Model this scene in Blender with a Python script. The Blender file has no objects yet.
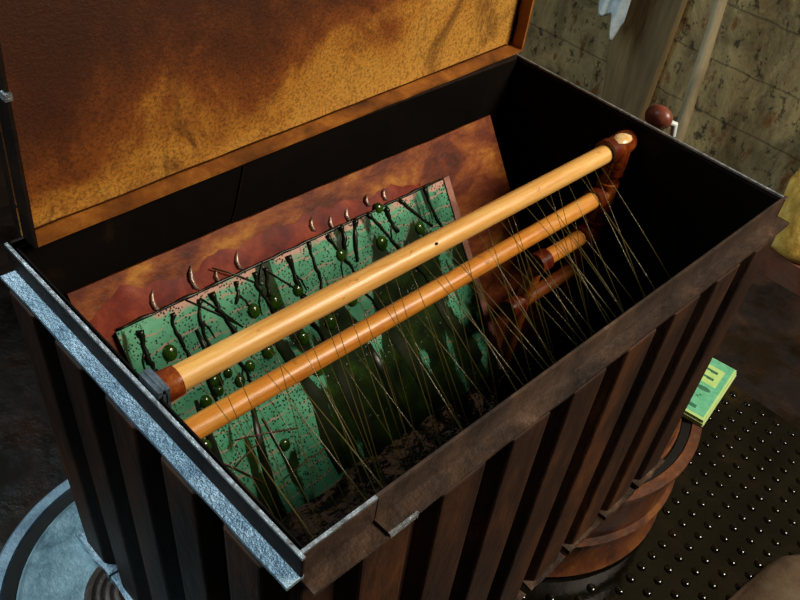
import bpy, bmesh, math, random
from mathutils import Vector, Matrix, noise as mnoise
random.seed(7)
sc = bpy.context.scene
H = 0.85                      # height of the tank's rim
TL, TW = 0.9, 0.504           # inside length and width of the tank
ZB = 0.268                    # bottom of the tank
PI = math.pi

# ------------------------------------------------------------- camera
R = [[0.70625215, -0.69620341, 0.12848622], [-0.39751452, -0.54014774, -0.74176993], [0.58582430, 0.47280147, -0.65823147]]
cam_d = bpy.data.cameras.new('camera'); cam = bpy.data.objects.new('camera', cam_d)
sc.collection.objects.link(cam); sc.camera = cam
m = Matrix((R[0], [-v for v in R[1]], [-v for v in R[2]])).transposed().to_4x4()
m.translation = Vector((-0.28949, -0.29124, 1.49869)); cam.matrix_world = m
cam_d.sensor_width = 36; cam_d.lens = 872.186 / 800 * 36; cam_d.clip_start = 0.02

# ------------------------------------------------------------- light
w = bpy.data.worlds.new('world'); sc.world = w; w.use_nodes = True
bg = w.node_tree.nodes['Background']; bg.inputs[0].default_value = (0.75, 0.9, 1.0, 1); bg.inputs[1].default_value = 0.02
def area(name, loc, target, size, power, col):
    d = bpy.data.lights.new(name, 'AREA'); d.shape = 'RECTANGLE'; d.size, d.size_y = size; d.energy = power; d.color = col
    o = bpy.data.objects.new(name, d); sc.collection.objects.link(o); o.location = loc
    o.rotation_euler = (Vector(target) - Vector(loc)).to_track_quat('-Z', 'Y').to_euler(); return o
area('daylight_opening', (-0.9, 1.9, 2.9), (0.2, 0.3, 0.7), (1.6, 1.6), 80, (0.74, 0.92, 1.0))
area('daylight_doorway', (1.75, -1.35, 2.5), (0.4, 0.35, 0.8), (.8, .8), 88, (1.0, 0.9, 0.74))
sc.view_settings.view_transform = 'Standard'; sc.view_settings.look = 'None'
sc.view_settings.gamma = 1; sc.view_settings.use_curve_mapping = False; sc.view_settings.exposure = 0.0

# ------------------------------------------------------------- materials
def lin(c):
    return tuple(((v / 255) / 12.92 if v / 255 <= .04045 else ((v / 255 + .055) / 1.055) ** 2.4) for v in c[:3]) + (1,)
class NT:
    def __init__(s, name):
        s.m = bpy.data.materials.new(name); s.m.use_nodes = True; s.t = s.m.node_tree; s.b = s.t.nodes['Principled BSDF']
    def n(s, kind, **kw):
        o = s.t.nodes.new(kind)
        for k, v in kw.items(): setattr(o, k, v)
        return o
    def l(s, a, b): s.t.links.new(a, b)
    def coord(s, scale=(1, 1, 1), loc=(0, 0, 0)):
        tc = s.n('ShaderNodeTexCoord'); mp = s.n('ShaderNodeMapping'); mp.inputs['Scale'].default_value = scale; mp.inputs['Location'].default_value = loc
        s.l(tc.outputs['Object'], mp.inputs[0]); return mp.outputs[0]
    def noise(s, vec, scale, detail=6, rough=.6, dist=0):
        o = s.n('ShaderNodeTexNoise'); o.inputs['Scale'].default_value = scale; o.inputs['Detail'].default_value = detail
        o.inputs['Roughness'].default_value = rough; o.inputs['Distortion'].default_value = dist; s.l(vec, o.inputs['Vector']); return o.outputs['Fac']
    def ramp(s, fac, stops):
        o = s.n('ShaderNodeValToRGB'); e = o.color_ramp.elements
        while len(e) > 1: e.remove(e[-1])
        e[0].position, e[0].color = stops[0][0], lin(stops[0][1])
        for p, c in stops[1:]:
            x = e.new(p); x.color = lin(c)
        s.l(fac, o.inputs[0]); return o.outputs[0]
    def thr(s, fac, a, b):
        o = s.n('ShaderNodeMapRange'); o.interpolation_type = 'SMOOTHSTEP'; o.inputs[1].default_value = a; o.inputs[2].default_value = b
        s.l(fac, o.inputs[0]); return o.outputs[0]
    def mix(s, fac, a, b):
        o = s.n('ShaderNodeMix', data_type='RGBA'); s.l(fac, o.inputs[0])
        for sock, v in ((o.inputs[6], a), (o.inputs[7], b)):
            if isinstance(v, tuple): sock.default_value = lin(v)
            else: s.l(v, sock)
        return o.outputs[2]
    def math(s, op, a, b=None):
        o = s.n('ShaderNodeMath', operation=op)
        for i, v in enumerate((a, b)):
            if v is None: continue
            if isinstance(v, (int, float)): o.inputs[i].default_value = v
            else: s.l(v, o.inputs[i])
        return o.outputs[0]
    def bump(s, h, strength, dist=.01):
        o = s.n('ShaderNodeBump'); o.inputs['Strength'].default_value = strength; o.inputs['Distance'].default_value = dist
        s.l(h, o.inputs['Height']); s.l(o.outputs[0], s.b.inputs['Normal'])
    def fin(s, col, rough=.5, metal=0, spec=.5):
        if isinstance(col, tuple): s.b.inputs['Base Color'].default_value = lin(col)
        else: s.l(col, s.b.inputs['Base Color'])
        if isinstance(rough, (int, float)): s.b.inputs['Roughness'].default_value = rough
        else: s.l(rough, s.b.inputs['Roughness'])
        s.b.inputs['Metallic'].default_value = metal; s.b.inputs['Specular IOR Level'].default_value = spec
        return s.m
def mottled(name, stops, scale=8, stretch=(1, 1, 1), rough=.6, metal=0, bump=.3, bscale=90, detail=8, spec=.5, dist=.3, bd=.004):
    t = NT(name); v = t.coord(stretch); f = t.noise(v, scale, detail, .65, dist); c = t.ramp(f, stops)
    if bump: t.bump(t.noise(v, bscale, 4), bump, bd)
    return t.fin(c, rough, metal, spec)

M = {}
M['tank'] = mottled('rusty_dark_steel', [(.3, (18, 11, 7)), (.5, (52, 32, 21)), (.62, (78, 46, 25)), (.75, (120, 72, 32))], 9, (1, 1, .35), .65, .0, .5, 60, spec=.2)
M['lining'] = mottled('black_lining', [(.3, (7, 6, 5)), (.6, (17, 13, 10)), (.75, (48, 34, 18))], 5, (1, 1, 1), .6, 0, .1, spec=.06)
M['rim'] = mottled('worn_rim_steel', [(.3, (26, 18, 14)), (.48, (58, 42, 32)), (.6, (80, 58, 42)), (.72, (128, 102, 84))], 14, (1, 1, 1), .5, .25, .5, 80)
M['galv'] = mottled('galvanised_steel', [(.3, (96, 122, 140)), (.5, (150, 172, 186)), (.7, (188, 204, 214))], 30, (1, 1, 1), .5, .75, .9, 260, bd=.0025)
M['edge'] = mottled('bare_metal_edge', [(.3, (92, 92, 92)), (.6, (180, 186, 190))], 60, (1, 1, 1), .42, .7, .6, 160)
M['darkrim'] = mottled('dark_rim_face', [(.3, (20, 14, 11)), (.6, (42, 29, 23)), (.75, (74, 54, 44))], 20, (1, 1, 1), .65, 0, .3, 90, spec=.12)
M['drumlid'] = mottled('pale_drum_lid', [(.3, (84, 112, 122)), (.45, (130, 160, 170)), (.6, (164, 192, 200)), (.75, (190, 210, 214))], 22, (1, 1, 1), .5, .45, .25, 140, detail=10)
M['drumring'] = mottled('blue_grey_drum_ring', [(.3, (84, 104, 118)), (.6, (132, 154, 168))], 30, (1, 1, 1), .5, .4, .2, 140)
M['groove'] = mottled('shade_black_groove', [(.3, (8, 8, 8)), (.7, (24, 22, 20))], 30, (1, 1, 1), .7, 0, .1)  # shade of the recess put into the black colour
M['drumrust'] = mottled('rust_brown_drum', [(.25, (30, 15, 9)), (.42, (70, 34, 16)), (.55, (104, 56, 22)), (.65, (126, 74, 28)), (.8, (50, 24, 14))], 11, (1, 1, .6), .55, 0, .7, 40)
M['board'] = mottled('stained_copper_board', [(.3, (52, 18, 8)), (.46, (100, 42, 15)), (.57, (138, 72, 26)), (.7, (186, 124, 42))], 11, (1, 1.6, 1), .5, 0, .25, 60, spec=.15)
M['film'] = mottled('wet_red_brown_film', [(.3, (70, 14, 4)), (.5, (112, 32, 12)), (.62, (136, 52, 22)), (.78, (150, 92, 60))], 22, (1, 1, 1), .5, 0, .2, 26, bd=.004, spec=.12)
M['drip'] = mottled('dark_etchant_drip', [(.3, (8, 14, 8)), (.7, (30, 34, 16))], 30, (1, 1, 1), .3, 0, .1, spec=.25)
M['sludge'] = mottled('olive_black_sludge', [(.3, (10, 15, 6)), (.55, (24, 34, 9)), (.75, (46, 60, 14))], 14, (1, .4, 1), .65, 0, .3, 30, spec=.12)
M['bulb'] = mottled('olive_etchant_bubble', [(.3, (20, 36, 8)), (.5, (40, 70, 12)), (.7, (58, 92, 18))], 60, (1, 1, 1), .14, 0, .1)
M['streak'] = mottled('wet_glint_streak', [(.3, (120, 84, 66)), (.7, (196, 176, 160))], 50, (1, 1, 1), .42, .7, .5, 120)  # silver of the glints on running liquid painted into the colour
M['redtrace'] = mottled('red_brown_wire', [(.3, (60, 34, 20)), (.7, (110, 60, 44))], 30, (1, 1, 1), .4, 0, 0)
M['wire'] = mottled('dark_thin_wire', [(.3, (20, 24, 16)), (.7, (40, 46, 26))], 30, (1, 1, 1), .4, 0, 0)
M['fitting'] = mottled('red_brown_fitting', [(.3, (54, 16, 6)), (.5, (108, 42, 14)), (.62, (160, 84, 30)), (.75, (226, 178, 110))], 26, (1, 1, 1), .22, 0, .2, 50)
M['fitdark'] = mottled('dark_red_fitting', [(.3, (44, 12, 6)), (.55, (92, 30, 14)), (.75, (136, 66, 26))], 26, (1, 1, 1), .25, 0, .2, 50)
M['cream'] = mottled('cream_fitting_patch', [(.3, (214, 160, 90)), (.6, (244, 214, 160))], 60, (1, 1, 1), .3, 0, 0)  # cream patch lying on top of the elbow
M['clip'] = mottled('grey_steel_clip', [(.3, (48, 54, 58)), (.7, (112, 124, 132))], 60, (1, 1, 1), .45, .5, .3, 150)
M['ball'] = mottled('red_brown_ball', [(.3, (84, 36, 24)), (.7, (140, 74, 54))], 40, (1, 1, 1), .35, 0, .2)
M['whiteplastic'] = mottled('white_plastic', [(.3, (190, 194, 190)), (.7, (226, 230, 226))], 30, (1, 1, 1), .4, 0, 0)
M['rag'] = mottled('white_cotton_rag', [(.3, (172, 184, 186)), (.7, (228, 234, 232))], 30, (1, 1, 1), .9, 0, .3, 300)
M['pole'] = mottled('weathered_pole_wood', [(.3, (96, 86, 60)), (.5, (140, 124, 92)), (.65, (168, 150, 116)), (.8, (120, 96, 60))], 14, (1, 1, .2), .75, 0, .4, 60)
M['plank'] = mottled('grey_plank_wood', [(.3, (72, 60, 38)), (.5, (108, 90, 58)), (.7, (132, 112, 72))], 9, (1, 2, .25), .8, 0, .4, 40)
M['mat'] = mottled('wet_rubber_mat', [(.3, (7, 6, 4)), (.6, (18, 15, 10)), (.75, (38, 27, 15))], 9, (1, 1, 1), .1, 0, .12, 40, spec=.5)
M['mound'] = mottled('brown_grey_mound', [(.3, (70, 54, 40)), (.5, (104, 84, 64)), (.7, (118, 104, 84))], 12, (1, 1, 1), .85, 0, .3, 200)
M['stump'] = mottled('mottled_yellow_bark', [(.3, (120, 80, 26)), (.45, (206, 156, 60)), (.6, (240, 198, 96)), (.75, (248, 222, 140))], 16, (1, 1, .6), .8, 0, .8, 50)
M['plinth'] = mottled('red_brown_floor_strip', [(.3, (66, 42, 30)), (.5, (112, 66, 46)), (.7, (96, 78, 60))], 10, (1, 1, 1), .6, 0, .3, 50)
M['paperedge'] = mottled('cream_paper_edge', [(.3, (150, 176, 104)), (.7, (206, 224, 160))], 200, (.05, .05, 4), .8, 0, 0)
M['mint'] = mottled('mint_print', [(.3, (84, 172, 132)), (.7, (122, 206, 164))], 60, (1, 1, 1), .55, 0, 0)
M['lime'] = mottled('pale_lime_print', [(.3, (168, 214, 120)), (.7, (204, 232, 150))], 60, (1, 1, 1), .55, 0, 0)
M['inkgreen'] = mottled('dark_green_ink', [(.3, (30, 92, 66)), (.7, (60, 126, 92))], 60, (1, 1, 1), .6, 0, 0)
M['nail'] = mottled('steel_nail', [(.3, (60, 60, 60)), (.7, (110, 110, 110))], 60, (1, 1, 1), .5, .6, 0)

def m_pipe(name, cols):
    t = NT(name); v = t.coord((.25, 3, 3)); f = t.noise(v, 26, 8, .7, .2); c = t.ramp(f, cols)
    sp = t.thr(t.noise(t.coord((.6, 1, 1), (3, 1, 2)), 46, 5, .7), .62, .7); c = t.mix(t.math('MULTIPLY', sp, .75), c, (140, 78, 30))
    t.bump(f, .15, .003); return t.fin(c, .36, 0, .5)
M['pipe'] = m_pipe('pale_amber_pipe', [(.3, (196, 128, 52)), (.5, (226, 168, 88)), (.7, (240, 196, 122))])
M['pipewet'] = m_pipe('wet_amber_pipe', [(.3, (176, 96, 26)), (.5, (208, 132, 46)), (.7, (230, 168, 80))])
M['pipebrown'] = m_pipe('brown_amber_pipe', [(.3, (96, 40, 14)), (.5, (140, 70, 26)), (.7, (178, 110, 44))])

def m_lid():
    t = NT('stained_lit_lid_panel'); v = t.coord(); tc = t.n('ShaderNodeTexCoord'); sp = t.n('ShaderNodeSeparateXYZ'); t.l(tc.outputs['Object'], sp.inputs[0])
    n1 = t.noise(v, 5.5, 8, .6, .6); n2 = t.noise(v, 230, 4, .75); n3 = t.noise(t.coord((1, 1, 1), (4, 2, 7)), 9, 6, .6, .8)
    # dark stain high and left, plus painted light: brighter towards the bottom and right
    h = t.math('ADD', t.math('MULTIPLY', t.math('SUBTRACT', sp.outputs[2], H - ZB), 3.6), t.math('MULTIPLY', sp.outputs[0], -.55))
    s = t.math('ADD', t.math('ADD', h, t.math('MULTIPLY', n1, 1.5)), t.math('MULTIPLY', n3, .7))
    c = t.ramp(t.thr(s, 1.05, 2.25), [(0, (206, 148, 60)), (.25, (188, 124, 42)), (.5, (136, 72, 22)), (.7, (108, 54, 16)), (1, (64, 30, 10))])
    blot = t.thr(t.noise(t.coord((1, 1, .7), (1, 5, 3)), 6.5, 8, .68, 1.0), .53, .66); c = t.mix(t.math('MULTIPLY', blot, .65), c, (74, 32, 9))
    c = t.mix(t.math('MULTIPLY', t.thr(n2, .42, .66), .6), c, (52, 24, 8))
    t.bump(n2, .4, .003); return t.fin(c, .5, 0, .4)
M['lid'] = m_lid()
M['lidflange'] = mottled('lid_flange', [(.3, (70, 36, 10)), (.5, (136, 78, 22)), (.65, (176, 112, 40)), (.8, (112, 58, 18))], 12, (1, 1, 1), .5, 0, .3, 90)
M['seam'] = mottled('dark_lid_seam', [(.3, (26, 13, 5)), (.7, (74, 38, 12))], 30, (1, 1, 1), .9, 0, 0, spec=.05)  # dark line along the lid's inner corner
M['liddark'] = mottled('lid_dark_side', [(.3, (14, 9, 6)), (.7, (38, 24, 14))], 14, (1, 1, 1), .7, 0, .3, 90, spec=.12)

def m_plate():
    t = NT('etched_green_plate'); v = t.coord(); tc = t.n('ShaderNodeTexCoord'); sp = t.n('ShaderNodeSeparateXYZ'); t.l(tc.outputs['Object'], sp.inputs[0])
    x, y = sp.outputs[0], sp.outputs[1]
    c = t.ramp(t.noise(v, 12, 6, .6), [(.3, (46, 112, 80)), (.5, (76, 154, 116)), (.7, (112, 184, 144))])
    # copper tracks showing through: rows along the board, broken and ragged
    wob = t.math('MULTIPLY', t.noise(v, 22, 4, .6), .03)
    fr = t.math('FRACT', t.math('DIVIDE', t.math('ADD', y, wob), .0235))
    row = t.math('MULTIPLY', t.math('LESS_THAN', fr, .10), t.thr(t.noise(t.coord((1, 1, 1), (7, 3, 1)), 24, 3, .5), .4, .5))
    top = t.thr(t.math('ADD', y, t.math('MULTIPLY', t.noise(v, 30, 4, .6), .03)), -.064, -.056)
    c = t.mix(t.math('MULTIPLY', row, .8), c, (178, 140, 122)); c = t.mix(t.math('MULTIPLY', top, t.thr(t.noise(t.coord((1, 1, 1), (5, 5, 5)), 14, 3), .42, .52)), c, (196, 150, 132))
    vo = t.n('ShaderNodeTexVoronoi'); vo.inputs['Scale'].default_value = 230; t.l(v, vo.inputs['Vector'])
    pit = t.math('MULTIPLY', t.math('LESS_THAN', vo.outputs['Distance'], .34), t.thr(t.noise(v, 34, 3), .38, .5))
    c = t.mix(pit, c, (14, 36, 26))
    # dark olive sludge lying in long tongues down the plate, spreading lower down
    tong = t.noise(t.coord((1, .26, 1), (2, 0, 0)), 15, 4, .55, .6)
    low = t.math('MULTIPLY', t.math('ADD', y, .08), -.2)
    mid = t.math('MULTIPLY', t.thr(t.math('ADD', x, t.math('MULTIPLY', y, .25)), .17, .30), .10)
    deep = t.math('MULTIPLY', t.math('MULTIPLY', t.thr(t.math('MULTIPLY', y, -1), .13, .20), t.thr(x, .21, .31)), .062)
    sl = t.thr(t.math('ADD', t.math('ADD', tong, low), t.math('ADD', mid, deep)), .615, .655)
    sc2 = t.ramp(t.noise(v, 30, 5, .6), [(.3, (12, 22, 8)), (.55, (28, 44, 12)), (.75, (46, 70, 14))])
    c = t.mix(sl, c, sc2)
    t.bump(t.math('ADD', t.math('MULTIPLY', pit, -1), t.math('MULTIPLY', sl, .8)), .5, .003)
    return t.fin(c, t.math('SUBTRACT', .45, t.math('MULTIPLY', sl, .15)), 0, .25)
M['plate'] = m_plate()

def m_wall():
    t = NT('stained_block_wall'); v = t.coord((1, 1, .55)); sp = t.n('ShaderNodeSeparateXYZ'); tc = t.n('ShaderNodeTexCoord'); t.l(tc.outputs['Object'], sp.inputs[0])
    c = t.ramp(t.noise(v, 7, 9, .66, .8), [(.3, (70, 58, 34)), (.45, (128, 110, 74)), (.58, (164, 144, 98)), (.7, (184, 152, 94)), (.82, (110, 98, 72))])
    c = t.mix(t.thr(t.noise(t.coord((1, 1, .5), (3, 3, 3)), 17, 6, .7), .55, .66), c, (112, 72, 30))
    c = t.mix(t.math('MULTIPLY', t.thr(t.noise(t.coord((1, 1, .7), (6, 1, 2)), 34, 6, .7), .55, .64), .8), c, (32, 28, 20))
    fr = t.math('FRACT', t.math('DIVIDE', t.math('ADD', t.math('ADD', sp.outputs[2], .05), t.math('MULTIPLY', t.noise(v, 12, 3), .02)), .163))
    j = t.math('LESS_THAN', fr, .035); c = t.mix(t.math('MULTIPLY', j, .5), c, (44, 38, 26))
    t.bump(t.math('SUBTRACT', t.noise(v, 30, 8, .7), j), .7, .012); return t.fin(c, .85, 0, .3)
M['wall'] = m_wall()
M['wallback'] = mottled('dark_brown_wall', [(.3, (14, 9, 6)), (.5, (34, 22, 14)), (.7, (58, 38, 24))], 5, (1, 1, .5), .8, 0, .4, 30)
def m_floor():
    t = NT('wet_dark_floor'); v = t.coord()
    c = t.ramp(t.noise(v, 6, 8, .65, .8), [(.3, (9, 6, 4)), (.5, (28, 17, 11)), (.65, (50, 31, 19)), (.8, (76, 58, 42))])
    r = t.thr(t.noise(t.coord((1, 1, 1), (2, 2, 2)), 7, 4, .6), .38, .62); h = t.noise(v, 16, 5, .6)
    t.bump(h, .5, .012); return t.fin(c, t.math('ADD', .34, t.math('MULTIPLY', r, .5)), 0, .25)
M['floor'] = m_floor()
def m_liquid():
    t = NT('dark_etchant'); v = t.coord()
    c = t.ramp(t.noise(v, 20, 8, .7, .5), [(.3, (4, 4, 3)), (.62, (8, 7, 5)), (.76, (18, 14, 9)), (.85, (66, 58, 44))])
    t.bump(t.noise(v, 30, 3, .5), .5, .008); return t.fin(c, .12, 0, .5)
M['liquid'] = m_liquid()
def m_jet():
    t = NT('etchant_stream'); t.b.inputs['Alpha'].default_value = .55
    return t.fin((104, 92, 44), .2, 0, .6)
M['jet'] = m_jet()

# ------------------------------------------------------------- mesh helpers
class MB:
    def __init__(s): s.v = []; s.f = []; s.mi = []; s.cur = 0
    def add(s, vs, fs):
        o = len(s.v); s.v += [Vector(p) for p in vs]; s.f += [tuple(i + o for i in f) for f in fs]; s.mi += [s.cur] * len(fs); return s
    def box(s, a, b):
        (x0, y0, z0), (x1, y1, z1) = a, b
        return s.add([(x0,y0,z0),(x1,y0,z0),(x1,y1,z0),(x0,y1,z0),(x0,y0,z1),(x1,y0,z1),(x1,y1,z1),(x0,y1,z1)],
                     [(0,3,2,1),(4,5,6,7),(0,1,5,4),(1,2,6,5),(2,3,7,6),(3,0,4,7)])
    def prism(s, poly, axis, a, b):
        # poly: CCW 2-D outline, extruded along axis from a to b
        n = len(poly)
        def p(q, t): return {0: (t, q[0], q[1]), 1: (q[0], t, q[1]), 2: (q[0], q[1], t)}[axis]
        vs = [p(q, a) for q in poly] + [p(q, b) for q in poly]
        fs = [tuple(range(n))[::-1], tuple(range(n, 2 * n))] + [(i, (i + 1) % n, n + (i + 1) % n, n + i) for i in range(n)]
        return s.add(vs, fs)
    def tube(s, pts, rad, seg=12, cap=True):
        pts = [Vector(p) for p in pts]; n = len(pts); vs = []; fs = []
        rads = rad if isinstance(rad, (list, tuple)) else [rad] * n
        t0 = (pts[1] - pts[0]).normalized(); up = Vector((0, 0, 1)) if abs(t0.z) < .9 else Vector((0, 1, 0))
        u = t0.cross(up).normalized()
        for i, p in enumerate(pts):
            t = (pts[min(i + 1, n - 1)] - pts[max(i - 1, 0)])
            t = t.normalized() if t.length > 1e-9 else t0
            u = (u - t * u.dot(t)).normalized(); q = t.cross(u)
            for k in range(seg):
                a = 2 * PI * k / seg; vs.append(p + (u * math.cos(a) + q * math.sin(a)) * rads[i])
        for i in range(n - 1):
            for k in range(seg): fs.append((i*seg+k, i*seg+(k+1)%seg, (i+1)*seg+(k+1)%seg, (i+1)*seg+k))
        if cap: fs += [tuple(range(seg))[::-1], tuple(range((n-1)*seg, n*seg))]
        return s.add(vs, fs)
    def lathe(s, prof, c=(0, 0, 0), seg=48, axis=2):
        vs = []; fs = []; n = len(prof)
        for k in range(seg):
            a = 2 * PI * k / seg
            for r, z in prof: vs.append((c[0] + r * math.cos(a), c[1] + r * math.sin(a), c[2] + z))
        for k in range(seg):
            k2 = (k + 1) % seg
            for i in range(n - 1): fs.append((k*n+i, k2*n+i, k2*n+i+1, k*n+i+1))
        return s.add(vs, fs)
    def ball(s, c, r, seg=14, rings=8, top=False):
        vs = []; fs = []; rx, ry, rz = r if isinstance(r, (tuple, list)) else (r, r, r)
        a0, a1 = (0, PI / 2) if top else (-PI / 2, PI / 2)
        for j in range(rings + 1):
            e = a0 + (a1 - a0) * j / rings
            for k in range(seg):
                a = 2 * PI * k / seg; vs.append((c[0] + rx*math.cos(e)*math.cos(a), c[1] + ry*math.cos(e)*math.sin(a), c[2] + rz*math.sin(e)))
        for j in range(rings):
            for k in range(seg): fs.append((j*seg+k, j*seg+(k+1)%seg, (j+1)*seg+(k+1)%seg, (j+1)*seg+k))
        return s.add(vs, fs)
    def warp(s, fn): s.v = [Vector(fn(p)) for p in s.v]; return s
ORG = {}
def obj(name, mb, mat, parent=None, smooth=False, bevel=0, local=False):
    me = bpy.data.meshes.new(name); org = Vector(ORG.get(parent.name, (0, 0, 0))) if (parent and not local) else Vector((0, 0, 0))
    me.from_pydata([v - org for v in mb.v], [], mb.f); me.update()
    bm = bmesh.new(); bm.from_mesh(me); bmesh.ops.remove_doubles(bm, verts=bm.verts, dist=1e-6); bmesh.ops.recalc_face_normals(bm, faces=bm.faces)
    bm.to_mesh(me); bm.free()
    mats = mat if isinstance(mat, (list, tuple)) else [mat]
    for q in mats: me.materials.append(q)
    if len(mats) > 1:
        for p, i in zip(me.polygons, mb.mi): p.material_index = i
    if smooth:
        for p in me.polygons: p.use_smooth = True
    o = bpy.data.objects.new(name, me); sc.collection.objects.link(o)
    if parent: o.parent = parent; ORG[o.name] = ORG.get(parent.name, (0, 0, 0))
    if smooth == 'auto':
        es = o.modifiers.new('split', 'EDGE_SPLIT'); es.split_angle = math.radians(40)
    if bevel:
        b = o.modifiers.new('bevel', 'BEVEL'); b.width = bevel; b.segments = 2; b.limit_method = 'ANGLE'
    return o
def thing(name, label, cat, loc, group=None):
    o = bpy.data.objects.new(name, None); sc.collection.objects.link(o); o.location = loc; o.empty_display_size = .05
    ORG[o.name] = tuple(loc); return tag(o, label, cat, group)
def tag(o, label, cat, group=None, kind=None):
    o['label'] = label; o['category'] = cat
    if group: o['group'] = group
    if kind: o['kind'] = kind
    return o
def settle(o, base):
    # move a one-mesh thing's origin to its base
    base = Vector(base); o.data.transform(Matrix.Translation(-base)); o.location = base; ORG[o.name] = tuple(base); return o
def struct(name, mb, mat, **k):
    o = obj(name, mb, mat, **k); o['kind'] = 'structure'; return o

# ------------------------------------------------------------- setting
struct('floor', MB().box((-1.6, -1.2, -.06), (2.2, 1.7, 0)), M['floor'])
struct('wall_right', MB().box((2.2, -1.2, -.06), (2.35, 1.85, 2.4)), M['wall'])
struct('wall_back', MB().box((-1.6, 1.7, -.06), (2.2, 1.85, 1.5)), M['wallback'])
struct('trim_1', MB().prism([(2.0, 0), (2.2, 0), (2.2, .082), (2.0, .08)], 1, -1.2, 1.7), M['plinth'])

# studded mat
mb = MB().box((.45, -.75, 0), (1.5, .75, .006))
for i in range(26):
    for j in range(37):
        x, y = .47 + i * .04, -.73 + j * .04
        if math.hypot(x - .9, y - .25) < .325: continue
        seg = 8; vs = []; fs = []
        for r, z in ((.0105, .006), (.0095, .0085), (.006, .0105), (.002, .0112)):
            for k in range(seg): vs.append((x + r*math.cos(2*PI*k/seg), y + r*math.sin(2*PI*k/seg), z))
        for q in range(3):
            for k in range(seg): fs.append((q*seg+k, q*seg+(k+1)%seg, (q+1)*seg+(k+1)%seg, (q+1)*seg+k))
        fs.append(tuple(range(3*seg, 4*seg))); mb.add(vs, fs)
tag(settle(obj('rubber_mat', mb, M['mat'], smooth='auto'), (.975, 0, 0)), 'wet black studded rubber mat on the floor right of the tank', 'mat')

# ------------------------------------------------------------- drums under the tank
def drum(name, label, cx, cy, ro, lidm, ringm, bodym, inner, zb=0):
    t = thing(name, label, 'drum', (cx, cy, zb))
    c = (cx, cy, 0); zt = ZB - .006
    obj('body', MB().lathe([(0, zb), (ro - .012, zb), (ro - .002, .01 + zb), (ro - .012, .03), (ro - .012, .11), (ro - .002, .12), (ro - .012, .13), (ro - .012, zt - .02), (ro - .03, zt - .02), (ro - .03, zt - .025), (0, zt - .025)], c, 72), bodym, t, smooth='auto')
    obj('rim', MB().lathe([(ro - .022, zt - .025), (ro, zt - .018), (ro + .001, zt - .004), (ro - .003, zt), (ro - .019, zt), (ro - .022, zt - .004), (ro - .022, zt - .025)], c, 72), ringm, t, smooth='auto')
    obj('groove', MB().lathe([(inner - .004, zt - .03), (ro - .02, zt - .03), (ro - .02, zt - .003), (ro - .024, zt - .004), (inner + .003, zt - .009), (inner - .004, zt - .022), (inner - .004, zt - .03)], c, 72), M['groove'], t, smooth='auto')
    obj('lid', MB().lathe([(0, zt - .022), (inner, zt - .022), (inner, zt - .004), (inner - .004, zt), (inner - .009, zt - .002), (0, zt - .002)], c, 72), lidm, t, smooth='auto')
    return t, zt
d1, zt = drum('steel_drum', 'pale blue-grey drum with ringed lid under the left end of the tank', .078, .347, .268, M['drumlid'], M['drumring'], M['liddark'], .226)
boss = MB(); prof = [(0, zt - .004)]
for k in range(5):
    r = .012 + k * .013
    prof += [(r, zt + .001), (r + .004, zt + .004), (r + .008, zt + .001)]
prof.append((.084, zt - .004)); boss.lathe(prof, (.028, .365, 0), 48)
obj('ridged_boss', boss, M['rim'], d1, smooth='auto')['label'] = 'brown ridged rings stamped in the lid'
for (x, y, r) in ((-.095, .375, .005), (-.088, .362, .0035)):
    obj('bung_pip', MB().ball((x, y, zt - .002), (r, r * .8, .002), 10, 4, True), M['clip'], d1, smooth=True)
d2, zt2 = drum('steel_drum', 'rust-brown drum under the right end of the tank', .9, .25, .31, M['drumrust'], M['drumrust'], M['drumrust'], .27, .0062)

# ------------------------------------------------------------- the tank
tank = thing('etching_tank', 'large rusty corrugated steel etching tank with its lid standing open', 'tank', (.45, .25, ZB))
def tap(p):
    return (p.x + (1 - min(max(p.x, 0), TL) / TL) * .034 * max(0, (H - .03 - p.z)) / (H - .03 - ZB), p.y, p.z)
TH = .006; RD = .018
def ribs_y(mb, y, sgn, xs):
    for xc in xs:
        mb.prism([(xc - .047, y), (xc - .031, y + sgn * RD), (xc + .031, y + sgn * RD), (xc + .047, y)], 2, ZB, H - .0425)
def ribs_x(mb, x, sgn, ys):
    for yc in ys:
        mb.prism([(x, yc - .044), (x + sgn * .018, yc - .026), (x + sgn * .018, yc + .026), (x, yc + .044)], 2, ZB, H - .0425)
XS = [.087 + .108 * k for k in range(8)]; XS = [x - .003 for x in XS]
YS = [.055 + .1 * k for k in range(5)]
f_ = MB().box((-TH, -TH, ZB), (TL + TH, 0, H - .0425)); ribs_y(f_, -TH, -1, XS); obj('front_wall', f_.warp(tap), M['tank'], tank, bevel=.003)
b_ = MB().box((-TH, TW, ZB), (TL + TH, TW + TH, H - .0425)); ribs_y(b_, TW + TH, 1, XS); obj('back_wall', b_.warp(tap), M['tank'], tank, bevel=.003)
l_ = MB().box((-TH, 0, ZB), (0, TW, H - .0425)); ribs_x(l_, -TH, -1, YS); obj('end_wall', l_.warp(tap), M['tank'], tank, bevel=.003)
r_ = MB().box((TL, 0, ZB), (TL + TH, TW, H - .0425)); ribs_x(r_, TL + TH, 1, YS); obj('end_wall', r_.warp(tap), M['tank'], tank, bevel=.003)
obj('base', MB().box((.036, 0, ZB), (TL, TW, ZB + .008)), M['tank'], tank)
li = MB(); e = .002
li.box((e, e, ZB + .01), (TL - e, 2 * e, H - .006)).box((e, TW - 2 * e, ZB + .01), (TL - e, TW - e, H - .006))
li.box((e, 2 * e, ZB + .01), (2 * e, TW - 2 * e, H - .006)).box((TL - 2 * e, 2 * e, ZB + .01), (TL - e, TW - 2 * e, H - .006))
obj('inner_lining', li.warp(tap), M['lining'], tank)
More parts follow.
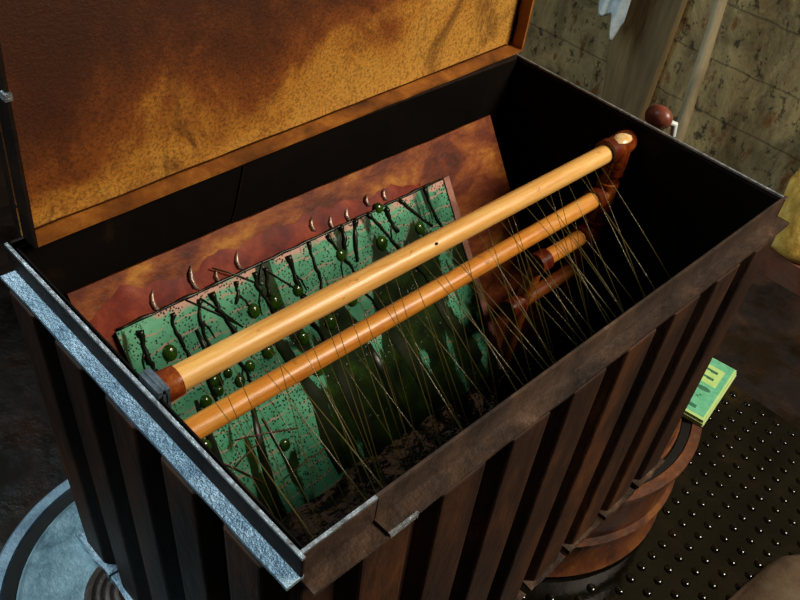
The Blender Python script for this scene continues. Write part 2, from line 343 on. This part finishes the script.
# bottom lips: a worn bare edge folded under each rib
def wob(mb, amp, fr):
    return mb.warp(lambda p: p + amp * Vector((mnoise.noise(p * fr), mnoise.noise(p * fr + Vector((9, 2, 1))), mnoise.noise(p * fr + Vector((3, 8, 5))))))
lp = MB()
for xc in XS:
    for k in range(6):
        a = xc - .046 + k * .0153; lp.box((a, -TH - RD - .006, ZB - .003), (a + .0153, -TH, ZB + .007))
obj('bottom_lip', wob(lp.warp(tap), .003, 60), M['rim'], tank)
lp = MB()
for yc in YS:
    for k in range(8):
        a = yc - .047 + k * .0118; lp.box((-TH - .024, a, ZB - .002), (-TH, a + .0118, ZB + .008))
obj('bottom_lip', wob(lp.warp(tap), .0035, 90), M['galv'], tank)['label'] = 'crinkled bright metal lip along the bottom of the left end'

# rim angle irons: upstand with bare top edge and flange turned outwards
def angle(ax, name, mats, e0, e1, place, fw, zf):
    up, fl, ed = mats
    t = .0038
    o = obj(name, place(MB().box((e0, -t, zf), (e1, 0, H - .003)) if ax == 0 else MB().box((-t, e0, zf), (0, e1, H - .003))), up, tank, bevel=.0012)
    obj('top_edge', wob(place(MB().box((e0, -t, H - .003), (e1, .0, H)) if ax == 0 else MB().box((-t, e0, H - .003), (0, e1, H))), .0006, 40), ed, o)
    g = MB(); n = 30
    for k in range(n):
        a, b = e0 + (e1 - e0) * k / n, e0 + (e1 - e0) * (k + 1) / n
        if ax == 0: g.box((a, -fw, zf - .004), (b, 0, zf))
        else: g.box((-fw, a, zf - .004), (0, min(b, TW - .010), zf))
    wob(g, .0012, 25); obj('flange', place(g), fl, o); return o
angle(1, 'rim_angle', (M['darkrim'], M['galv'], M['edge']), -.008, TW + .004, lambda m_: m_.warp(lambda p: (p.x - .0035, p.y, p.z)), .0195, .820)
angle(0, 'rim_angle', (M['rim'], M['rim'], M['rim']), .085, TL + .007, lambda m_: m_, .024, .815)
corner = angle(0, 'corner_angle', (M['rim'], M['rim'], M['edge']), -.005, .0845, lambda m_: m_, .024, .812)
obj('chipped_edge', wob(MB().box((.0855, -.0255, .8095), (.122, -.0225, .816)), .0012, 80), M['edge'], tank)
angle(1, 'rim_angle', (M['darkrim'], M['darkrim'], M['edge']), -.004, TW + .004, lambda m_: m_.warp(lambda p: (TL - p.x, p.y, p.z)), .009, .815)
angle(0, 'rim_angle', (M['darkrim'], M['darkrim'], M['darkrim']), 0, TL, lambda m_: m_.warp(lambda p: (p.x, TW - p.y, p.z)), .02, .815)
# pale scratches on the inside of the back wall
s1 = MB().tube([(.285, TW - .0055, .73), (.30, TW - .0055, .77), (.315, TW - .0055, .84)], .0012, 6)
obj('rust_scratch', s1, M['liddark'], tank)

# the lid, hinged on the back and standing upright
LX0, LX1, LZ0, LZ1 = .014, .917, H + .001, H + .50
YA, YB = .480, .508
def ly(x): return YA + (YB - YA) * (x - LX0) / (LX1 - LX0)
def lidwarp(p): return (p.x, p.y + ly(p.x), p.z)
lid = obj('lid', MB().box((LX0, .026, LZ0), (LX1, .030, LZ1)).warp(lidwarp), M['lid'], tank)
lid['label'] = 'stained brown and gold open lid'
# rear face sheet darker
obj('rear_sheet', MB().box((LX0 + .004, .0425, LZ0), (LX1, .046, LZ1)).warp(lidwarp), M['liddark'], lid)
def flange(a, b, mt):
    mb = MB(); n = 24
    ax = 0 if b[0] - a[0] > .1 else 2
    for k in range(n):
        p, q = list(a), list(b); L = b[ax] - a[ax]; p[ax] = a[ax] + L * k / n; q[ax] = a[ax] + L * (k + 1) / n; mb.box(p, q)
    return obj('side_flange', wob(mb.warp(lidwarp), .0008, 30), mt, lid)
flange((LX0 + .004, 0, LZ0), (LX1, .026, LZ0 + .004), M['lidflange'])
flange((LX1 - .005, 0, LZ0 + .004), (LX1, .026, LZ1), M['lidflange'])
flange((LX0, 0, LZ0), (LX0 + .004, .046, LZ1), M['liddark'])
flange((LX0 + .004, 0, LZ1 - .004), (LX1 - .005, .026, LZ1), M['lidflange'])
obj('inner_seam', wob(MB().tube([(LX0 + .01 + .0365 * k, .0262, LZ0 + .005) for k in range(25)], .0016, 6).warp(lidwarp), .0018, 30), M['seam'], lid)
obj('inner_seam', wob(MB().tube([(LX1 - .007, .024, LZ0 + .006 + .02 * k) for k in range(24)], .0025, 6).warp(lidwarp), .004, 30), M['liddark'], lid)
obj('stay_tab', MB().box((LX0 - .003, -.004, H + .186), (LX0 + .005, .006, H + .194)).warp(lidwarp), M['edge'], lid)
for x in (.12, .78):
    obj('hinge', MB().tube([(x, ly(x) + .050, H + .004), (x + .08, ly(x + .08) + .050, H + .004)], .006, 10), M['liddark'], lid)

# ------------------------------------------------------------- etchant at the bottom
lq = MB(); nx, ny = 70, 40; ZL = .432
def lx(i, j): return .026 + (.870) * i / nx
vs = []
for j in range(ny + 1):
    for i in range(nx + 1):
        x, y = lx(i, j), .006 + (TW - .012) * j / ny
        vs.append((x, y, ZL + .007 * mnoise.noise(Vector((x * 16, y * 16, 0))) + .004 * mnoise.noise(Vector((x * 45, y * 45, 3)))))
fs = [(j*(nx+1)+i, j*(nx+1)+i+1, (j+1)*(nx+1)+i+1, (j+1)*(nx+1)+i) for j in range(ny) for i in range(nx)]
lq.add(vs, fs)
o = obj('etchant', lq, M['liquid'], smooth=True); settle(o, (.46, .25, ZL))
tag(o, 'dark churning etchant pooled in the bottom of the tank', 'liquid', kind='stuff')
# foam flecks near the front wall
fo = MB()
for k in range(90):
    x, y = random.uniform(.10, .62), random.uniform(.015, .2)
    if random.random() > .5: x, y = random.gauss(.14, .03), random.gauss(.14, .06)
    y = max(.012, y); x = max(.035, x); r = random.uniform(.0012, .0035); fo.ball((x, y, ZL + .006), (r, r * .8, r * .6), 6, 4)
o = settle(obj('foam_flecks', fo, M['edge'], smooth=True), (.3, .1, ZL)); tag(o, 'silvery foam flecks floating on the dark etchant near the front wall', 'foam', kind='stuff')

# ------------------------------------------------------------- backing board and plate (leaning on the back wall)
dv = Vector((0, -.57207, -.82020)); nv = Vector((0, -.82020, .57207))
FR = Matrix(((1, 0, 0), (0, -dv.y, -dv.z), (nv.x, nv.y, nv.z))).transposed().to_4x4()
FR.translation = Vector((0, .484, .765))
def frame(o, w=0):
    f = FR.copy(); f.translation = FR.translation + nv * w; o.matrix_world = f
bd = MB(); n = 40
for k in range(n):
    a, b = .044 + .784 * k / n, .044 + .784 * (k + 1) / n; bd.box((a, -.52, -.011), (b, 0, 0))
bd.warp(lambda p: (p.x, p.y + (.0015 * mnoise.noise(Vector((p.x * 20, 0, 1))) if p.y > -.1 else 0), p.z))
board = obj('backing_board', bd, M['board'], bevel=0)
tag(board, 'red-brown stained board leaning on the back wall inside the tank', 'board'); frame(board)
ORG[board.name] = (0, 0, 0)
# film of etchant running along the lower half of the exposed strip
fm = MB(); n = 60; vs = []; fs = []
for k in range(n + 1):
    u = .05 + .58 * k / n
    top = -.030 - .022 * mnoise.noise(Vector((u * 13, 1, 0))) - .012 * mnoise.noise(Vector((u * 41, 4, 0))) - max(0, u - .45) * .14
    vs += [(u, top, .0002), (u, (top * .6 - .068 * .4), .0028), (u, -.068, .0030)]
for k in range(n):
    for q in range(2): fs.append((3*k+q, 3*k+q+1, 3*k+q+4, 3*k+q+3))
fm.add(vs, fs); obj('wet_film', fm, M['film'], board, smooth=True, local=True)['label'] = 'glossy red-brown wet film'
def uv_of(px, py, w=.0):
    # point of the board's plane, in the board's own frame, that lies on the sight line through that spot
    d = Matrix(R).transposed() @ Vector(((px - 400) / 872.186, (py - 300) / 872.186, 1)); a = FR.translation + nv * w
    t = (a - cam.location).dot(nv) / d.dot(nv); p = cam.location + d * t - a
    return p.x, -p.dot(dv)
for (px, py, ln) in ((153, 303, .022), (192, 281, .026), (216, 277, .016), (237, 263, .020), (311, 226, .016), (330, 224, .018), (346, 216, .016), (383, 196, .014), (366, 202, .014)):
    u, v = uv_of(px, py)
    s_ = MB().tube([(u + .006, v + ln * .75, .0015), (u + .001, v + ln * .45, .003), (u - .002, v + ln * .1, .0036), (u - .001, v - ln * .3, .0036), (u + .005, v - ln * .62, .002)], [.001, .0026, .0036, .0034, .0012], 8)
    obj('wet_streak_glint', s_, M['streak'], board, smooth=True, local=True)

pm = MB(); n = 40; PX0, PX1, PY0, PY1 = .078, .684, -.50, -.066
for k in range(n):
    a, b = PX0 + (PX1 - PX0) * k / n, PX0 + (PX1 - PX0) * (k + 1) / n; pm.box((a, PY0, 0), (b, PY1, .006))
plate = obj('circuit_plate', pm, M['plate']); tag(plate, 'green circuit plate with drips lying against the red-brown board', 'plate'); frame(plate, .0015); ORG[plate.name] = (0, 0, 0)
W = .006
obj('plate_edge', wob(MB().box((PX1 - .010, PY0, W - .001), (PX1 + .002, PY1 + .002, W + .0025)), .0008, 60), mottled('copper_edge', [(.3, (120, 66, 52)), (.7, (196, 136, 116))], 30), plate, local=True)
# dark runs of etchant: root-like trickles from the top edge, then olive beads where they gather
rng = random.Random(3)
def pxrun(pts_): return [uv_of(px, py, .008) for px, py in pts_]
DR = [[(140, 330), (143, 345), (150, 362), (156, 372)], [(172, 313), (174, 328), (184, 346), (190, 358)], [(200, 299), (199, 315), (206, 338), (212, 352)], [(212, 292), (219, 309), (230, 325), (238, 338)], [(254, 272), (258, 288), (268, 302), (276, 318)], [(266, 267), (267, 282), (269, 296)],
      [(289, 255), (292, 270), (300, 287), (303, 300)], [(308, 241), (313, 258), (320, 278), (322, 290)], [(327, 235), (340, 253), (352, 268), (358, 278)], [(355, 218), (355, 236), (357, 262)], [(367, 213), (379, 225), (392, 241), (402, 252)], [(399, 200), (415, 213), (432, 226)], [(385, 208), (390, 220), (398, 232)], [(424, 186), (430, 205), (440, 224), (452, 240)], [(236, 281), (238, 292), (236, 304)], [(340, 226), (345, 236), (344, 250)],
      [(228, 340), (240, 362), (252, 384), (262, 402)], [(206, 372), (212, 388), (216, 402)], [(300, 305), (318, 330), (330, 350)], [(350, 275), (372, 300), (388, 322)], [(400, 250), (424, 275), (440, 300)]]
for k, pts_ in enumerate(DR):
    q = pxrun(pts_); r0 = .0042 if k % 3 == 0 else .0030
    q = [(min(max(u, PX0 + .004), PX1 - .006), min(v, PY1 + .003), W) for u, v in q]
    fine = []
    for i in range(len(q) - 1):
        for f in (0, .25, .5, .75): fine.append(tuple(Vector(q[i]).lerp(Vector(q[i + 1]), f)))
    fine.append(q[-1])
    fine = [(a + .0035 * mnoise.noise(Vector((k * 5.1, i * .6, 0))), b, c) for i, (a, b, c) in enumerate(fine)]
    rad = [r0 * (1.3 if i < 2 else .9 + .18 * math.sin(i * 1.1 + k)) for i in range(len(fine))]
    d_ = MB().tube(fine, rad, 8)
    if k % 2 == 0 and len(fine) > 7:
        a = fine[5]; sx = 1 if k % 4 else -1
        d_.tube([a, (a[0] + sx * .008, a[1] - .012, W), (a[0] + sx * .011, a[1] - .03, W)], [.0022, .0018, .001], 6)
    obj('drip', d_, M['drip'], plate, smooth=True, local=True)
BE = [(170, 353, .0105), (214, 381, .008), (219, 391, .0075), (240, 381, .0085), (228, 373, .007), (254, 311, .010), (275, 302, .011), (298, 290, .009), (341, 255, .009), (382, 243, .011), (379, 208, .008), (331, 322, .011), (303, 338, .010), (206, 402, .009), (268, 352, .010), (352, 300, .010), (250, 366, .008), (285, 372, .009), (420, 228, .010), (402, 262, .010), (318, 368, .012), (195, 438, .012), (205, 447, .010), (285, 445, .009)]
for px, py, r in BE:
    u, v = uv_of(px, py, .008)
    if PX0 < u - r and u + r < PX1: obj('bead', MB().ball((u, v, W), (r, r * 1.1, r * .55), 18, 8), M['bulb'], plate, smooth=True, local=True)
pool = [(PX0 + .004 + (PX1 - PX0 - .02) * k / 70, PY1 + .002 + .002 * mnoise.noise(Vector((k * .4, 2, 0))), W - .001) for k in range(71)]
obj('drip', MB().tube(pool, [.0022 + .0016 * mnoise.noise(Vector((k * .37, 5, 1))) for k in range(71)], 8), M['drip'], plate, smooth=True, local=True)
# heavy dark tongues lower on the plate, as the sludge stands proud there
for (pts_, r0) in (([(196, 400), (208, 432), (222, 470), (232, 510)], .006), ([(252, 405), (262, 450), (272, 490), (284, 520)], .008), ([(300, 372), (318, 400), (330, 440), (345, 470)], .016), ([(335, 355), (352, 400), (372, 440), (384, 460)], .015),
                   ([(368, 345), (384, 372), (398, 405), (410, 425)], .009), ([(390, 330), (412, 360), (432, 390), (440, 405)], .016), ([(196, 330), (206, 350), (215, 370), (222, 385)], .005), ([(268, 330), (285, 350), (300, 372), (306, 380)], .011), ([(430, 290), (450, 320), (470, 345), (480, 360)], .014)):
    q = [uv_of(px, py, .008) for px, py in pts_]
    q = [(min(max(u, PX0 + r0), PX1 - r0), max(v, PY0), W) for u, v in q]
    t_ = MB().tube(q, [r0 * .5, r0 * .9, r0, r0 * .8], 12)
    t_.warp(lambda p: (p.x, p.y, W + (p.z - W) * min(1, .0025 / r0))); wob(t_, .002, 40)
    obj('sludge_tongue', t_, M['drip'] if r0 < .01 else M['sludge'], plate, smooth=True, local=True)
for a, b in (((200, 298), (243, 327)), ((262, 268), (312, 300)), ((186, 300), (240, 325)), ((212, 268), (262, 285)), ((262, 418), (290, 468)), ((205, 455), (262, 482)), ((235, 440), (298, 428)), ((285, 478), (325, 448)), ((318, 296), (392, 258)), ((262, 262), (258, 288)), ((232, 470), (262, 440))):
    (u0, v0), (u1, v1) = uv_of(*a, .008), uv_of(*b, .008)
    if min(u0, u1) < PX0 or min(v0, v1) < PY0: continue
    obj('wire', MB().tube([(u0, v0, W + .001), ((u0 + u1) / 2, (v0 + v1) / 2 + .002, W + .002), (u1, v1, W + .001)], .0011, 6), M['redtrace'] if a[1] > 400 or a[0] > 315 else M['wire'], plate, smooth=True, local=True)

# ------------------------------------------------------------- spray manifold
PY = .247; Z1, Z2, Z3, Z4 = .820, .728, .652, .578
man = thing('spray_manifold', 'amber spray pipes on red-brown fittings running along the tank', 'pipework', (.84, PY, ZB + .008))
def rod(name, x0, x1, z, r, mt, n=40):
    mb = MB().tube([(x0 + (x1 - x0) * k / n, PY, z) for k in range(n + 1)], r, 20)
    return obj(name, mb, mt, man, smooth='auto')
p1 = rod('spray_pipe', .036, .835, Z1, .0148, M['pipe']); p1['label'] = 'pale amber upper spray pipe'
obj('pipe_knot', MB().ball((.418, PY - .010, Z1 + .0108), (.003, .002, .002), 8, 5), M['liddark'], p1, smooth=True)
p2 = rod('spray_pipe', .030, .835, Z2, .0140, M['pipewet']); p2['label'] = 'deeper amber wet spray pipe below'
p3 = rod('spray_pipe', .715, .835, Z3, .0135, M['pipewet'], 6); p3['label'] = 'short amber pipe stub'
p4 = rod('spray_pipe', .66, .845, Z4, .0125, M['pipebrown'], 6); p4['label'] = 'brown pipe low in the tank'
def fit(name, mb, mt): return obj(name, mb, mt, man, smooth='auto')
c1 = fit('end_cap', MB().tube([(.0145, PY, Z1 - .001), (.022, PY, Z1 - .001), (.040, PY, Z1 - .001)], [.0155, .0178, .0172], 20), M['fitting'])
cl = MB().box((.0012, PY - .030, H - .034), (.0045, PY + .004, H + .001)).box((.0045, PY - .030, H - .004), (.011, PY + .004, H + .0005)).box((.011, PY - .030, H - .034), (.0142, PY + .004, H + .001)).box((.0062, PY - .030, H - .03), (.0092, PY + .004, H + .0025))
fit('rim_clip', cl, M['clip'])
def arc(c, r, a0, a1, n=8): return [(c[0] + r * math.cos(a0 + (a1 - a0) * k / n), PY, c[1] + r * math.sin(a0 + (a1 - a0) * k / n)) for k in range(n + 1)]
XM = .856
fit('collar', MB().tube([(.812, PY, Z1 + .002), (.826, PY, Z1 + .002)], .0205, 20), M['fitdark'])
el = MB().tube([(.824, PY, Z1 + .002), (.862, PY, Z1 + .004), (.872, PY, Z1 + .003), (.879, PY, Z1 + .001), (.883, PY, Z1)], [.0185, .0195, .018, .013, .005], 20)
el.tube([(XM, PY, Z1), (XM + .003, PY, Z1 - .02), (XM + .004, PY, Z1 - .036)], .0175, 20)
fit('elbow', el, M['fitting'])
fit('cream_patch', MB().ball((.846, PY - .004, Z1 + .0185), (.020, .013, .0056), 14, 6), M['cream'])
fit('riser', MB().tube([(XM + .005, PY, Z1 - .03), (XM, PY, Z2 + .03), (XM, PY, Z2 - .04), (XM - .004, PY, Z4 - .02), (XM - .004, PY, ZB + .012)], .0135, 16), M['fitdark'])
fit('collar', MB().tube([(XM + .003, PY, Z1 - .038), (XM + .003, PY, Z1 - .05)], .0175, 16), M['fitting'])
for z, r in ((Z2, .0185), (Z3, .0195), (Z4, .017)):
    t_ = MB().tube([(.822, PY, z), (XM, PY, z)], r, 18).tube([(XM, PY, z + .026), (XM, PY, z - .026)], r, 18)
    fit('tee', t_, M['fitting'] if z == Z2 else M['fitdark'])
fit('collar', MB().tube([(.700, PY, Z3), (.726, PY, Z3)], .0185, 18), M['fitdark'])
fit('collar', MB().tube([(.655, PY, Z4), (.685, PY, Z4)], .0165, 18), M['fitdark'])
fit('drop_pipe', MB().tube([(.706, PY, Z3 - .01), (.702, PY, Z3 - .04), (.695, PY, Z4 + .02), (.690, PY, ZL - .03)], .012, 14), M['pipebrown'])

# fine streams sprayed from the two long pipes, each on its own arc
rj = random.Random(11)
def jet(x, z, r0, ang, sp, side, lab, group):
    y0 = PY - r0 * math.sin(ang); p = Vector((x, y0, z - r0 * math.cos(ang))); p0 = p.copy()
    v = Vector((sp * side, -sp * math.sin(ang), -sp * math.cos(ang))); pts = [p.copy()]
    dt = .004
    for _ in range(90):
        v.z -= 9.8 * dt; p = p + v * dt
        if p.y < .007 or p.z < ZL or p.x > TL - .008 or p.x < .03: break
        pts.append(p.copy())
    if len(pts) < 3: return
    pts = pts[::2] + [pts[-1]]
    mb = MB().tube([q - p0 for q in pts], [.00055 + .0006 * k / len(pts) for k in range(len(pts))], 6)
    o = obj('etchant_jet', mb, M['jet'], smooth=True); o.location = p0; tag(o, lab, 'liquid jet', group)
for k in range(36):
    x = .06 + .021 * k + rj.uniform(-.005, .005)
    jet(x, Z1, .0148, rj.choice((.62, .92, 1.12)) + rj.uniform(-.1, .1), 4.4 + rj.uniform(-.6, .6), rj.uniform(-.06, .16), 'thin olive stream of etchant spraying from the upper amber pipe', 'streams from the upper pipe')
for k in range(34):
    x = .07 + .022 * k + rj.uniform(-.005, .005)
    jet(x, Z2, .0142, rj.choice((.5, .85, 1.1)) + rj.uniform(-.1, .1), 4.0 + rj.uniform(-.6, .6), rj.uniform(-.06, .16), 'thin olive stream of etchant spraying from the lower amber pipe', 'streams from the lower pipe')

# ------------------------------------------------------------- behind the tank
fp = thing('feed_pipe', 'red-brown ball-topped pipe standing behind the right end of the tank', 'pipe', (.972, .25, zt2 - .002))
obj('stem', MB().tube([(.972, .25, zt2 - .002), (.972, .25, H - .03)], .012, 14), M['ball'], fp, smooth='auto')
obj('ball', MB().ball((.968, .252, H - .016), (.019, .024, .0195), 20, 12), M['ball'], fp, smooth=True)
obj('spout', MB().tube([(.978, .240, H - .022), (.986, .229, H - .024), (.988, .226, H - .045)], [.006, .006, .005], 12), M['whiteplastic'], fp, smooth='auto')['label'] = 'white plastic spout'

# green printed leaflets on the right drum
bk = thing('leaflet_pile', 'green printed paper pad lying on the rust-brown drum', 'paper pad', (1.11, .07, zt2))
ang = math.atan2(.027, .184); ca, sa = math.cos(ang), math.sin(ang)
BX, BY = 1.034, -.026; BLn, BWd = .187, .15; rise = .004
def bw(p): # pad frame -> world, slightly fanned towards the bottom
    return (BX + p.x * ca - p.y * sa, BY + p.x * sa + p.y * ca, zt2 + .001 + p.z)
pg = MB(); nz = 5
for k in range(nz):
    s_ = .0022 * (nz - 1 - k) * .35; z = k * .0028
    pg.box((-s_ + .001 * math.sin(k * 2.3), -s_ * 1.3, z), (BLn + .0012 * math.cos(k * 3.1), BWd, z + .0026))
obj('pages', pg.warp(bw), M['paperedge'], bk)
zt_ = nz * .0028
obj('cover', MB().box((0, 0, zt_), (BLn, BWd, zt_ + .0008)).warp(bw), M['lime'], bk)
obj('printed_panel', MB().box((.008, .004, zt_ + .0008), (BLn - .001, BWd - .004, zt_ + .0011)).warp(bw), M['mint'], bk)
obj('printed_panel', MB().box((.102, .016, zt_ + .0011), (.162, .100, zt_ + .0013)).warp(bw), M['lime'], bk)
for x in (.118, .142):
    ik = MB()
    for q in range(4): ik.prism([(x + .002 * (q % 2), .027 + .013 * q), (x + .008, .027 + .013 * q), (x + .008, .041 + .013 * q), (x + .002 * (q % 2), .041 + .013 * q)], 2, zt_ + .0013, zt_ + .0015)
    obj('ink_mark', ik.warp(bw), M['inkgreen'], bk)
obj('ink_mark', MB().ball((.085, .034, zt_ + .0011), (.007, .015, .0005), 14, 4).warp(bw), M['inkgreen'], bk)
for x, y, a, b in ((.055, .034, .003, .005), (.062, .030, .003, .005), (.050, .046, .003, .005), (.060, .044, .003, .005), (.02, .026, .010, .034)):
    obj('ink_mark', MB().box((x, y, zt_ + .0011), (x + a, y + b, zt_ + .0014)).warp(bw), M['inkgreen'], bk)

# plank against the wall, rag on a nail, leaning pole, yellow stump
pk = MB().add([(2.16, .97, .082), (2.16, .83, .082), (2.172, .81, 1.5), (2.172, 1.20, 1.5), (2.199, .97, .082), (2.199, .83, .082), (2.199, .81, 1.5), (2.199, 1.20, 1.5)],
              [(0, 1, 2, 3), (4, 7, 6, 5), (0, 4, 5, 1), (1, 5, 6, 2), (2, 6, 7, 3), (3, 7, 4, 0)])
pk.warp(lambda p: (p.x, p.y , p.z))
tag(settle(obj('plank', pk, M['plank'], bevel=.003), (2.185, .90, .082)), 'wide grey-brown wooden plank upright against the stained wall', 'plank')
rg = thing('hanging_rag', 'white cloth rag hanging over the grey-brown plank', 'rag', (2.05, .975, .70))
cy = MB(); cols = 18; rows = 22; vs = []; fs = []
for j in range(rows + 1):
    f = j / rows
    for i in range(cols + 1):
        g = i / cols
        lo = .488 - .085 * math.exp(-((g - .80) / .13) ** 2) - .02 * math.exp(-((g - .25) / .2) ** 2) + .004 * math.cos(g * 9)
        z = .70 + (lo - .70) * f
        y = .985 + (.5 - g) * (.115 - .015 * f)
        x = 2.052 + .008 * math.sin(g * 13 + f * 2) * (.3 + .7 * f)
        vs.append((x, y, z))
for j in range(rows):
    for i in range(cols): a = j * (cols + 1) + i; fs.append((a, a + 1, a + cols + 2, a + cols + 1))
cy.add(vs, fs); oc = obj('cloth', cy, M['rag'], rg, smooth=True); sm = oc.modifiers.new('thickness', 'SOLIDIFY'); sm.thickness = .003
obj('nail', MB().tube([(2.035, .978, .695), (2.075, .978, .692)], .003, 8), M['nail'], rg, smooth='auto')
pp = MB(); n = 16; A_, B_ = Vector((1.955, .575, .012)), Vector((2.172, .824, 1.885))
pp.tube([A_.lerp(B_, k / n) + Vector((0, .003 * math.sin(k * .9), 0)) for k in range(n + 1)], [.0185 - .0035 * k / n + .0008 * math.sin(k * 2.2) for k in range(n + 1)], 14)
tag(settle(obj('wooden_pole', pp, M['pole'], smooth='auto'), A_), 'round weathered wooden pole leaning against the stained wall', 'pole')
st = MB(); n = 12
def stump(z0, z1, r, cx, cy_, capr):
    st.tube([(cx, cy_, z0), (cx, cy_, z0 + .01)] + [(cx, cy_, z0 + (z1 - z0) * k / n) for k in range(1, n)] + [(cx, cy_, z1 - .008), (cx, cy_, z1)], [r * .90, r * .97] + [r] * (n - 1) + [r * .97, r * capr], 28)
stump(.083, .29, .098, 2.09, .19, .95); stump(.286, .5, .094, 2.092, .187, .8)
wob(st, .012, 9)
tag(settle(obj('log_stump', st, M['stump'], smooth='auto'), (2.09, .19, .082)), 'mottled yellow log stump standing by the wall behind the tank', 'stump')
# stand-in for the camera operator's leg: mound at the near corner of the mat
sk = MB().ball((.93, -.46, .012), (.30, .215, .10), 40, 16, True)
def sag(p):
    q = p * 7; f = mnoise.noise(q) * .022; g = max(0, p.z - .012)
    return (p.x + f * g * 3, p.y + mnoise.noise(q + Vector((4, 4, 4))) * .02 + .10 * max(0, p.x - 1.06), p.z + f * (1 if g > .01 else 0) * .6 + .05 * max(0, p.x - 1.03) * (g > .01))
sk.warp(sag); o = settle(obj('mound', sk, M['mound'], smooth=True), (.93, -.46, .012)); tag(o, 'smooth brown-grey mound on the near end of the studded mat, stand-in for the leg of the camera operator', 'mound')
